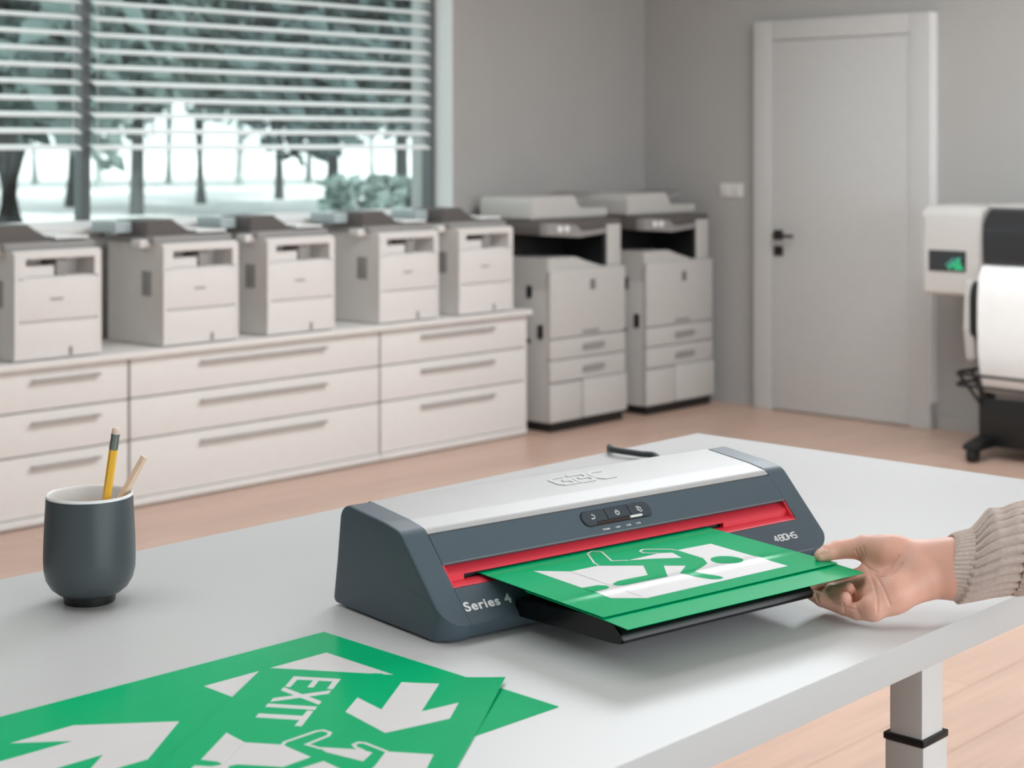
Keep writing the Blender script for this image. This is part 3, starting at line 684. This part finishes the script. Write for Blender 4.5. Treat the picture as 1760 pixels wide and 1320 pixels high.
bl = strip_prism('button', fillet([(.2146, S0, .0078), (.2473, S0, 0), (.2473, SM, 0), (.2310, SM, .001), (.2300, S1, .001), (.2146, S1, .0078)], 6), .0, .0013, M_BTN, fp, .0003)
bmid = strip_prism('button', [(.2479, S0), (.2790, S0), (.2790, SM), (.2479, SM)], .0, .0013, M_BTN, fp, .0003)
br = strip_prism('button', fillet([(.2796, S0, 0), (.3086, S0, .0078), (.3086, S1, .0078), (.2942, S1, .001), (.2932, SM, .001), (.2796, SM, 0)], 6), .0, .0013, M_BTN, fp, .0003)
strip_prism('thickness_slot', [(.2308, SM+.0004), (.2934, SM+.0004), (.2938, S1-.0008), (.2304, S1-.0008)], -.0002, .0004, mat('slot_brown', (58, 44, 40), 0.5), fp)
strip_prism('slider_knob', [(.2768, SM+.0005), (.2930, SM+.0005), (.2934, S1-.0009), (.2764, S1-.0009)], .0004, .0020, M_WHITEP, fp, .0004)
def icon(polys, parent, name):
    bm = bmesh.new()
    for poly in polys:
        A = [bm.verts.new(onstrip(p[0], p[1], .0013)) for p in poly]; B = [bm.verts.new(onstrip(p[0], p[1], .00155)) for p in poly]; n = len(A)
        bm.faces.new(A); bm.faces.new(list(reversed(B)))
        for i in range(n): bm.faces.new((A[i], B[i], B[(i+1) % n], A[(i+1) % n]))
    return link(name, to_mesh(bm, name), M_WHITEP, parent)
def arc(cx, cy, r, a0, a1, w, n=14):
    return stroke([(cx + r*math.cos(math.radians(a0 + (a1-a0)*k/n)), cy + r*math.sin(math.radians(a0 + (a1-a0)*k/n))) for k in range(n+1)], w)
icon(arc(.2291, .0148, .0024, -110, 150, .0008) + [((.2262, .0166), (.2282, .0162), (.2272, .0178))], bl, 'reverse_icon')
icon(arc(.2627, .0148, .0025, -60, 240, .0008) + stroke([(.2627, .0112), (.2627, .0147)], .0008), bmid, 'power_icon')
icon(stroke([(.2908, .0120), (.2908, .0165), (.2925, .0165)], .0006) + stroke([(.2908, .0120), (.2935, .0120), (.2935, .0132)], .0006) + stroke([(.2928, .0135), (.2956, .0135), (.2956, .0182), (.2928, .0182), (.2928, .0132)], .0006), br, 'pages_icon')
for s_, a_, w_ in (('75/80', .2340, .0096), ('100', .2520, .0058), ('125', .2668, .0058), ('175', .2804, .0058)):
    text_mesh('thickness_number', s_, w_, .0019, lambda u, v, h, a=a_: onstrip(a + u, .0315 - v, .0002 + h), M_WHITEP, fp, 0.02)
# front band lettering
def onband(a, s, h=0.0):      # s = distance down the band from the opening edge
    c = .0445 - s * FS / KF; b, c2 = pn(c, h); return (a, b, c2)
text_mesh('series_lettering', 'Series 4', .0550, .0098, lambda u, v, h: onband(.0300 + u, .0252 - v, .0001 + h), M_WHITEP, lam, 0.024)
GL = {'4': [[(.62, 0), (.62, 1)], [(.95, .30), (0, .30), (.45, 1)]], '8': [[(.12, .5), (0, .4), (0, .1), (.12, 0), (.82, 0), (.94, .1), (.94, .4), (.82, .5), (.94, .6), (.94, .9), (.82, 1), (.12, 1), (0, .9), (0, .6), (.12, .5), (.82, .5)]],
      '0': [[(.12, 0), (.82, 0), (.94, .12), (.94, .88), (.82, 1), (.12, 1), (0, .88), (0, .12), (.12, 0), (.2, 0)]], 'H': [[(0, 0), (0, 1)], [(.92, 0), (.92, 1)], [(0, .5), (.92, .5)]],
      'S': [[(0, .0), (.82, 0), (.94, .1), (.94, .4), (.82, .5), (.12, .5), (0, .6), (0, .9), (.12, 1), (.92, 1)]],
      'G': [[(.92, 1), (.25, 1), (0, .78), (0, .22), (.25, 0), (.94, 0), (.94, .48), (.5, .48)]], 'B': [[(0, 1), (.8, 1), (.95, .88), (.95, .62), (.8, .5), (.3, .5)], [(.8, .5), (.95, .4), (.95, .12), (.8, 0), (0, 0), (0, .5)]], 'C': [[(.95, 1), (.25, 1), (0, .78), (0, .22), (.25, 0), (.95, 0)]]}
def letters(name, s, w, h, pitch, sw, f, m, depth, parent):
    polys = []
    for i, ch in enumerate(s):
        for ln in GL[ch]:
            polys += stroke([(i*pitch + u*w, v*h) for u, v in ln], sw)
    return flat(name, [tuple(q) for q in polys], 0.0, m, parent, f, depth)
letters('model_lettering', '480HS', .0056, .0068, .0071, .00130, lambda u, v, h: onband(.4528 + u, .0208 - v, h), M_WHITEP, .0003, lam)
# raised maker's mark on the silver cover
def ontop(a, b, h):           # cover plane between (.0586,.0963) and (.1568,.1028)
    c = .0965 + (b - .0800) * .0951; return (a, b, c + h - .0002)
letters('maker_logo', 'GBC', .0225, .0250, .0275, .0050, lambda u, v, h: ontop(.2435 + u, .1055 + v, h), M_SILVER, .0010, lam)
# paper support under the sheet
trp = fillet([(-.012, .030, 0), (-.125, .0385, .03), (-.160, .0350, .012), (-.166, .0215, .003), (-.150, .0195, .003), (-.012, .014, 0)], 6)
prism('paper_support', trp, .086, .336, 'x', M_GLOSSBLK, lam, 0.0015, 30)
# power cord at the back: out of the rear, across the table and over its back edge
inv = (Matrix.Translation(lam.location) @ Matrix.Rotation(math.radians(-9.0), 4, 'Z')).inverted()
cpts = [(1.60, 1.22, TZ+.03), (1.66, 1.27, TZ+.012), (1.80, 1.38, TZ+.006), (1.9427, 1.500, TZ+.008), (1.950, 1.541, TZ+.008), (1.945, 1.584, TZ+.009), (1.962, 1.606, TZ+.008), (1.980, 1.620, TZ-.004), (1.992, 1.628, TZ-.04), (2.0, 1.634, TZ-.30)]
def catmull(pts, n=8):
    P = [Vector(p) for p in pts]; P = [2*P[0]-P[1]] + P + [2*P[-1]-P[-2]]; out = []
    for i in range(1, len(P)-2):
        for k in range(n):
            t = k / n; a, b, c, d = P[i-1], P[i], P[i+1], P[i+2]
            out.append(.5*((2*b) + (c-a)*t + (2*a-5*b+4*c-d)*t*t + (3*b-a-3*c+d)*t**3))
    out.append(P[-2]); return out
tube('power_cord', [inv @ p for p in catmull(cpts)], .0046, mat('cord_dark', (44, 52, 55), 0.5), lam, 10)

# ------------------------------------------------------------------ signs
mm = lambda pts: [(x/1000, y/1000) for x, y in pts]
sign_pts = PRINT
# A3 sheet lying flat under the other one: local x runs left along its long edge, y runs towards the laminator-side short edge
s1 = thing('exit_sign_sheet', 'larger green sign sheet lying underneath on the table, white arrow at left', 'sign', (1.055, 1.2116, TZ))
s1.matrix_world = Matrix(((-.99942, -.03403, 0, 1.055), (.03403, -.99942, 0, 1.2116), (0, 0, 1, TZ), (0, 0, 0, 1)))
box('sheet', (0, .426, 0, .303, .0001, .0006), M_GREEN, s1)
flat('door_print', [mm([(40.2, 52.9), (173.6, 52.9), (173.6, 250), (40.2, 250)])], .0006, M_PWHITE, s1)
flat('arrow_print', [mm([(238.7, 111.8), (303, 59.8), (358, 61.0), (322, 90.6), (405, 90.6), (405, 132.6), (321, 132.6), (358, 163.5), (303, 165)])], .0006, M_PWHITE, s1)
flat('figure_print', [mm([(100, 66), (93, 70), (86, 78), (80, 92), (110, 92)]), mm([(57, 127), (50, 129), (45, 135), (47, 143), (60, 140)])], .00074, M_GREEN, s1)
# A4 sheet on top
s2 = thing('exit_sign_sheet', 'green EXIT sign sheet on top, with white arrow and running figure', 'sign', (.9447, 1.1662, TZ))
cA, sA = math.cos(math.radians(-57.3)), math.sin(math.radians(-57.3))
s2.matrix_world = Matrix(((cA, sA, 0, .9447), (sA, -cA, 0, 1.1662), (0, 0, 1, TZ), (0, 0, 0, 1)))
bm = bmesh.new()
gx, gy = 20, 28
def lift(u, v):       # the pouch is slightly bowed, its right-hand corner stands off the table
    return .0010 + .0035 * max(0, (u - .12) / .097)**2 * max(0, 1 - v / .12)
T = [[bm.verts.new((.2165*i/gx, .303*j/gy, lift(.2165*i/gx, .303*j/gy) + .0004)) for j in range(gy+1)] for i in range(gx+1)]
B = [[bm.verts.new((.2165*i/gx, .303*j/gy, lift(.2165*i/gx, .303*j/gy))) for j in range(gy+1)] for i in range(gx+1)]
for i in range(gx):
    for j in range(gy):
        bm.faces.new((T[i][j], T[i+1][j], T[i+1][j+1], T[i][j+1])); bm.faces.new((B[i][j], B[i][j+1], B[i+1][j+1], B[i+1][j]))
for i in range(gx):
    bm.faces.new((T[i][0], B[i][0], B[i+1][0], T[i+1][0])); bm.faces.new((T[i][gy], T[i+1][gy], B[i+1][gy], B[i][gy]))
for j in range(gy):
    bm.faces.new((T[0][j], T[0][j+1], B[0][j+1], B[0][j])); bm.faces.new((T[gx][j], B[gx][j], B[gx][j+1], T[gx][j+1]))
link('sheet', to_mesh(bm, 'sheet'), M_GREEN, s2, 40)
def subdiv(polys, step=.006):
    return polys
f2 = lambda u, v, h: (u, v, lift(u, v) + .0004 + h)
K = lambda n: mm(sign_pts['s2_' + n])
flat('letter_e', [K('E')], .0, M_PWHITE, s2, f2); flat('letter_x', [K('X1'), K('X2')], .0, M_PWHITE, s2, f2)
flat('letter_i', [K('I')], .0, M_PWHITE, s2, f2); flat('letter_t', [K('T')], .0, M_PWHITE, s2, f2)
def flat_fine(name, poly, m, parent, f, off=.00012):
    """printed area that follows a bowed sheet"""
    bm = bmesh.new(); vs_ = [bm.verts.new((p[0], p[1], 0)) for p in poly]; bm.faces.new(vs_); bm.normal_update()
    bmesh.ops.triangulate(bm, faces=bm.faces)
    for k in range(1, 22):
        for no, co in (((1, 0, 0), (.0108*k, 0, 0)), ((0, 1, 0), (0, .0108*k, 0))):
            bmesh.ops.bisect_plane(bm, geom=list(bm.verts) + list(bm.edges) + list(bm.faces), plane_co=co, plane_no=no)
    for v in bm.verts: v.co = f(v.co.x, v.co.y, off)
    bmesh.ops.recalc_face_normals(bm, faces=bm.faces)
    if sum(q.normal.z for q in bm.faces) < 0: bmesh.ops.reverse_faces(bm, faces=bm.faces)
    me = bpy.data.meshes.new(name); bm.to_mesh(me); bm.free()
    return link(name, me, m, parent, 40)
flat_fine('arrow_print', K('arrow'), M_PWHITE, s2, f2)
flat('figure_print', [K('d1'), K('d1b'), K('sl'), K('wr'), K('hill')] + [tuple(q) for q in stroke(K('o1'), .0030) + stroke(K('o2'), .0030)], .0, M_PWHITE, s2, f2)
flat('door_crease', [tuple(q) for q in stroke([(.0455, .1814), (.0455, .228)], .0005)], .00013, mat('crease_grey', (205, 205, 210), 0.5), s2, f2)
# sheet being fed into the laminator: printed sheet on top, pouch leaf below it
s3 = thing('exit_sign_sheet', 'green sign sheet half inside the laminator, its corner held by a hand', 'sign', (1.09935, 1.10970, TZ), math.radians(-9.0))
def hs(u, v, h):     # flat tilted sheet with a ridge added to catch a streak of ceiling light
    z = .0472 + (v + .154) * .0190
    z += .0009 * math.exp(-((v + .100) / .0065)**2) * min(1, max(0, (.372 - u) / .03)) * min(1, max(0, (u - .07) / .02))
    return (u, v, z + h)
def leaf(name, u0, u1, v0, v1, f, th, m, nu=16, nv=60):
    bm = bmesh.new()
    T = [[bm.verts.new(f(u0 + (u1-u0)*i/nu, v0 + (v1-v0)*j/nv, 0)) for j in range(nv+1)] for i in range(nu+1)]
    B = [[bm.verts.new(f(u0 + (u1-u0)*i/nu, v0 + (v1-v0)*j/nv, -th)) for j in range(nv+1)] for i in range(nu+1)]
    for i in range(nu):
        for j in range(nv):
            bm.faces.new((T[i][j], T[i+1][j], T[i+1][j+1], T[i][j+1])); bm.faces.new((B[i][j], B[i][j+1], B[i+1][j+1], B[i+1][j]))
    for i in range(nu):
        bm.faces.new((T[i][0], B[i][0], B[i+1][0], T[i+1][0])); bm.faces.new((T[i][nv], T[i+1][nv], B[i+1][nv], B[i][nv]))
    for j in range(nv):
        bm.faces.new((T[0][j], T[0][j+1], B[0][j+1], B[0][j])); bm.faces.new((T[nu][j], B[nu][j], B[nu][j+1], T[nu][j+1]))
    return link(name, to_mesh(bm, name), m, s3, 40)
leaf('sheet', .0690, .3785, -.1580, .0250, hs, .0004, M_GREEN, 20, 120)
def hs2(u, v, h):
    t = max(0.0, (-.150 - v) / .04)
    z = .0472 + (v + .154) * .0190 - .0016 - .0012*t
    return (u, v, z + h)
leaf('pouch_leaf', .0686, .3795, -.1905, -.05, hs2, .0004, M_GREEN, 8, 30)
H3 = lambda n: mm(sign_pts['s3_' + n])
def hflat(name, poly, m, off): 
    bm = bmesh.new(); vs_ = [bm.verts.new((p[0], p[1], 0)) for p in poly]; bm.faces.new(vs_); bm.normal_update()
    bmesh.ops.triangulate(bm, faces=bm.faces)
    for axis, vals in ((1, [-.130 + .004*k for k in range(0, 26)]),):
        for val in vals:
            bmesh.ops.bisect_plane(bm, geom=list(bm.verts) + list(bm.edges) + list(bm.faces), plane_co=(0, val, 0), plane_no=(0, 1, 0))
    for v in bm.verts: v.co = hs(v.co.x, v.co.y, off)
    bmesh.ops.recalc_face_normals(bm, faces=bm.faces)
    if sum(f.normal.z for f in bm.faces) < 0: bmesh.ops.reverse_faces(bm, faces=bm.faces)
    me = bpy.data.meshes.new(name); bm.to_mesh(me); bm.free()
    return link(name, me, m, s3, 40)
hflat('door_print', H3('W'), M_PWHITE, .00015)
hflat('figure_print', H3('G1'), M_GREEN, .0003); hflat('figure_foot', H3('G2'), M_GREEN, .0003); hflat('figure_head', H3('head'), M_GREEN, .0003)
hflat('door_sliver', H3('W2'), M_PWHITE, .00045)
flat('figure_outline', [tuple(q) for q in stroke(H3('O1'), .0018) + stroke(H3('O2'), .0018)], .0002, M_PWHITE, s3, hs)
flat('door_crease', [tuple(q) for q in stroke(H3('fold'), .0006)], .0003, mat('crease_grey', (205, 205, 210), 0.5), s3, hs)

# ------------------------------------------------------------------ person: hand, forearm and knitted sleeve
HO = Vector((1.46161, 0.86302, 0.99714))
person = thing('person', 'right hand and forearm in a beige ribbed knit sleeve, holding the sheet corner', 'person', HO)
RV = Vector((math.sin(TH), -math.cos(TH), 0)); FV = Vector((math.cos(TH), math.sin(TH), 0))
person.matrix_world = Matrix(((RV.x, 0, -FV.x, HO.x), (RV.y, 0, -FV.y, HO.y), (0, 1, 0, HO.z), (0, 0, 0, 1)))
def caps(P, a, ra, b, rb):
    a = np.array(a, np.float32); b = np.array(b, np.float32)
    ba = b - a; L2 = max(float(ba @ ba), 1e-6)
    t = np.clip(((P - a) @ ba) / L2, 0, 1)
    q = P - a - t[..., None] * ba
    return np.sqrt((q * q).sum(-1)) - (ra + (rb - ra) * t)
def smin(a, b, k):
    h = np.clip(0.5 + 0.5 * (b - a) / k, 0, 1)
    return b + (a - b) * h - k * h * (1 - h)
def hand_sdf(P):
    d = None
    for a, ra, b, rb in PALM:
        c = caps(P, a, ra, b, rb)
        d = c if d is None else smin(d, c, 9.0)
    out = d
    for name, ch in FING.items():
        f = None
        for (a, ra), (b, rb) in zip(ch[:-1], ch[1:]):
            c = caps(P, a, ra, b, rb)
            f = c if f is None else smin(f, c, 2.0)
        out = np.minimum(out, smin(f, d, 5.0 if name != 'thumb' else 7.0))
    return out
vox = 1.05
lo = np.array([-84, -42, -48], np.float32); hi = np.array([150, 62, 66], np.float32)
nx, ny_, nz = ((hi - lo) / vox).astype(int) + 1
gx_ = (lo[0] + vox*np.arange(nx)).astype(np.float32); gy_ = (lo[1] + vox*np.arange(ny_)).astype(np.float32); gz_ = (lo[2] + vox*np.arange(nz)).astype(np.float32)
D = np.empty((nx, ny_, nz), np.float32)
YY, ZZ = np.meshgrid(gy_, gz_, indexing='ij')
for i0 in range(0, nx, 24):
    xs = gx_[i0:i0+24]
    Pts = np.empty((len(xs), ny_, nz, 3), np.float32); Pts[..., 0] = xs[:, None, None]; Pts[..., 1] = YY; Pts[..., 2] = ZZ
    D[i0:i0+24] = hand_sdf(Pts)
def surface_nets(D, lo, vox):
    ins = D < 0
    S = tuple(n - 1 for n in D.shape)
    acc = np.zeros(S + (3,), np.float32); cnt = np.zeros(S, np.float32)
    corners = [(i, j, k) for i in (0, 1) for j in (0, 1) for k in (0, 1)]
    sl_ = lambda c: tuple(slice(c[a], c[a] + S[a]) for a in range(3))
    for c in corners:
        for a in range(3):
            if c[a] == 1: continue
            c2 = list(c); c2[a] = 1; c2 = tuple(c2)
            d0, d1 = D[sl_(c)], D[sl_(c2)]
            m_ = (d0 < 0) != (d1 < 0)
            t = np.where(m_, d0 / np.where(m_, d0 - d1, 1), 0)
            for b in range(3):
                acc[..., b] += np.where(m_, (t if b == a else c[b]), 0)
            cnt += m_
    act = cnt > 0
    idx = -np.ones(S, np.int64); idx[act] = np.arange(act.sum())
    ijk = np.argwhere(act).astype(np.float32)
    V = (ijk + acc[act] / cnt[act][:, None]) * vox + lo
    quads = []
    for a in range(3):
        b, c = (a + 1) % 3, (a + 2) % 3
        s0 = [slice(1, S[x]) for x in range(3)]; s0[a] = slice(0, S[a]); s1_ = list(s0); s1_[a] = slice(1, S[a] + 1)
        i0, i1 = ins[tuple(s0)], ins[tuple(s1_)]
        for flip, mk in ((False, i0 & ~i1), (True, ~i0 & i1)):
            p = np.argwhere(mk); off = np.array([1, 1, 1]); off[a] = 0; p = p + off
            e = np.eye(3, dtype=int)
            q = [idx[tuple((p - db*e[b] - dc*e[c]).T)] for db, dc in ((1, 1), (0, 1), (0, 0), (1, 0))]
            q = np.stack(q, 1)
            quads.append(q[:, ::-1] if flip else q)
    return V, np.concatenate(quads)
HV, HQ = surface_nets(D, lo, vox)
# relax, then press the creases in
E = np.concatenate([HQ[:, [0, 1]], HQ[:, [1, 2]], HQ[:, [2, 3]], HQ[:, [3, 0]]])
for it in range(6):
    acc = np.zeros_like(HV); cn = np.zeros(len(HV), np.float32)
    np.add.at(acc, E[:, 0], HV[E[:, 1]]); np.add.at(cn, E[:, 0], 1)
    np.add.at(acc, E[:, 1], HV[E[:, 0]]); np.add.at(cn, E[:, 1], 1)
    HV = HV * .5 + .5 * acc / cn[:, None]
fn = np.cross(HV[HQ[:, 1]] - HV[HQ[:, 0]], HV[HQ[:, 2]] - HV[HQ[:, 0]])
vn = np.zeros_like(HV)
for k in range(4): np.add.at(vn, HQ[:, k], fn)
vn /= np.linalg.norm(vn, axis=1)[:, None] + 1e-9
disp = np.zeros(len(HV), np.float32)
for cr in CREASE:
    dmin = np.full(len(HV), 99.0, np.float32)
    for a, b in zip(cr[:-1], cr[1:]):
        a = np.array(a); b = np.array(b); ba = b - a; t = np.clip(((HV - a) @ ba) / (ba @ ba + 1e-6), 0, 1)
        dmin = np.minimum(dmin, np.linalg.norm(HV - a - t[:, None]*ba, axis=1))
    disp = np.minimum(disp, -0.85 * np.exp(-(dmin / 1.25)**2) + .22 * np.exp(-((dmin - 3.2) / 1.6)**2))
    
HV = HV + vn * disp[:, None]
hm_ = bpy.data.meshes.new('hand'); hm_.from_pydata((HV / 1000).tolist(), [], HQ.tolist()); hm_.update()
hand = link('hand', hm_, M_SKIN, person, 180)
# thumb nail
bm = bmesh.new(); bmesh.ops.create_uvsphere(bm, u_segments=20, v_segments=10, radius=1)
nm = Matrix.Translation((-.0462, .0206, -.0180)) @ Matrix.Rotation(math.radians(20), 4, 'Z') @ Matrix.Rotation(math.radians(25), 4, 'X') @ Matrix.Diagonal((.0068, .0016, .0046, 1))
bmesh.ops.transform(bm, matrix=nm, verts=bm.verts)
link('thumb_nail', to_mesh(bm, 'thumb_nail'), M_NAIL, hand, 60)
# sleeve: ribbed tube around the forearm axis (local x to the right, y up, z to the viewer)
def sleeve(name, stations, nrib, amp, parent, nring=24, wr=0.0, thick=.0025, seed=0):
    """stations: (x, y, z, ry, rz, lean)"""
    st = np.array(stations, float); ts = np.linspace(0, len(st)-1, nring*(len(st)-1)+1)
    n = nrib*6; bm = bmesh.new(); rings = []
    def interp(t):
        i = min(int(t), len(st)-2); f = t - i; f2_ = f
        return st[i]*(1-f2_) + st[i+1]*f2_
    T = len(ts)
    for q, t in enumerate(ts):
        x, y, z, ry, rz, lean = interp(t); ring = []
        for k in range(n):
            a = 2*math.pi*k/n
            rib = amp * (abs(math.cos(nrib*a/2)) - .6)
            cy = math.sin(a); cz = math.cos(a)
            w = wr * max(0, cy)**1.2 * (math.sin(x*190 + 1.3*math.cos(a*1.0)) + .6*math.sin(x*95 + 2))
            ring.append(bm.verts.new((x - lean*cy*ry + .004*math.cos(a)*0, y + (ry + rib + w)*cy, z + (rz + rib + w*.5)*cz)))
        rings.append(ring)
    for r0, r1 in zip(rings[:-1], rings[1:]):
        for k in range(n): bm.faces.new((r0[k], r0[(k+1) % n], r1[(k+1) % n], r1[k]))
    bmesh.ops.recalc_face_normals(bm, faces=bm.faces)
    bmesh.ops.solidify(bm, geom=list(bm.faces), thickness=thick)
    return link(name, to_mesh(bm, name), M_KNIT, parent, 60)
slv = sleeve('sleeve', [(.0835, .0135, .009, .0325, .030, -.25), (.088, .0135, .010, .0365, .033, -.25), (.098, .0185, .011, .0390, .035, -.15), (.112, .0250, .012, .0415, .037, -.05), (.130, .0285, .013, .0420, .038, 0), (.150, .0320, .014, .0415, .038, 0), (.200, .042, .020, .043, .040, 0), (.275, .055, .030, .046, .043, 0)], 26, .0034, person, 8, wr=.0018)
sleeve('cuff', [(.0675, .0130, .008, .0290, .0270, -.33), (.070, .0128, .008, .0312, .0285, -.33), (.078, .0130, .0085, .0330, .0300, -.28), (.0865, .0135, .0095, .0345, .0315, -.25)], 46, .0011, slv, 6)
sleeve('sleeve_fold', [(.1345, .0295, .013, .0440, .040, -.12), (.140, .0305, .0135, .0455, .0415, -.12), (.165, .035, .016, .046, .042, -.05), (.205, .043, .0205, .047, .043, 0)], 44, .0012, slv, 6)
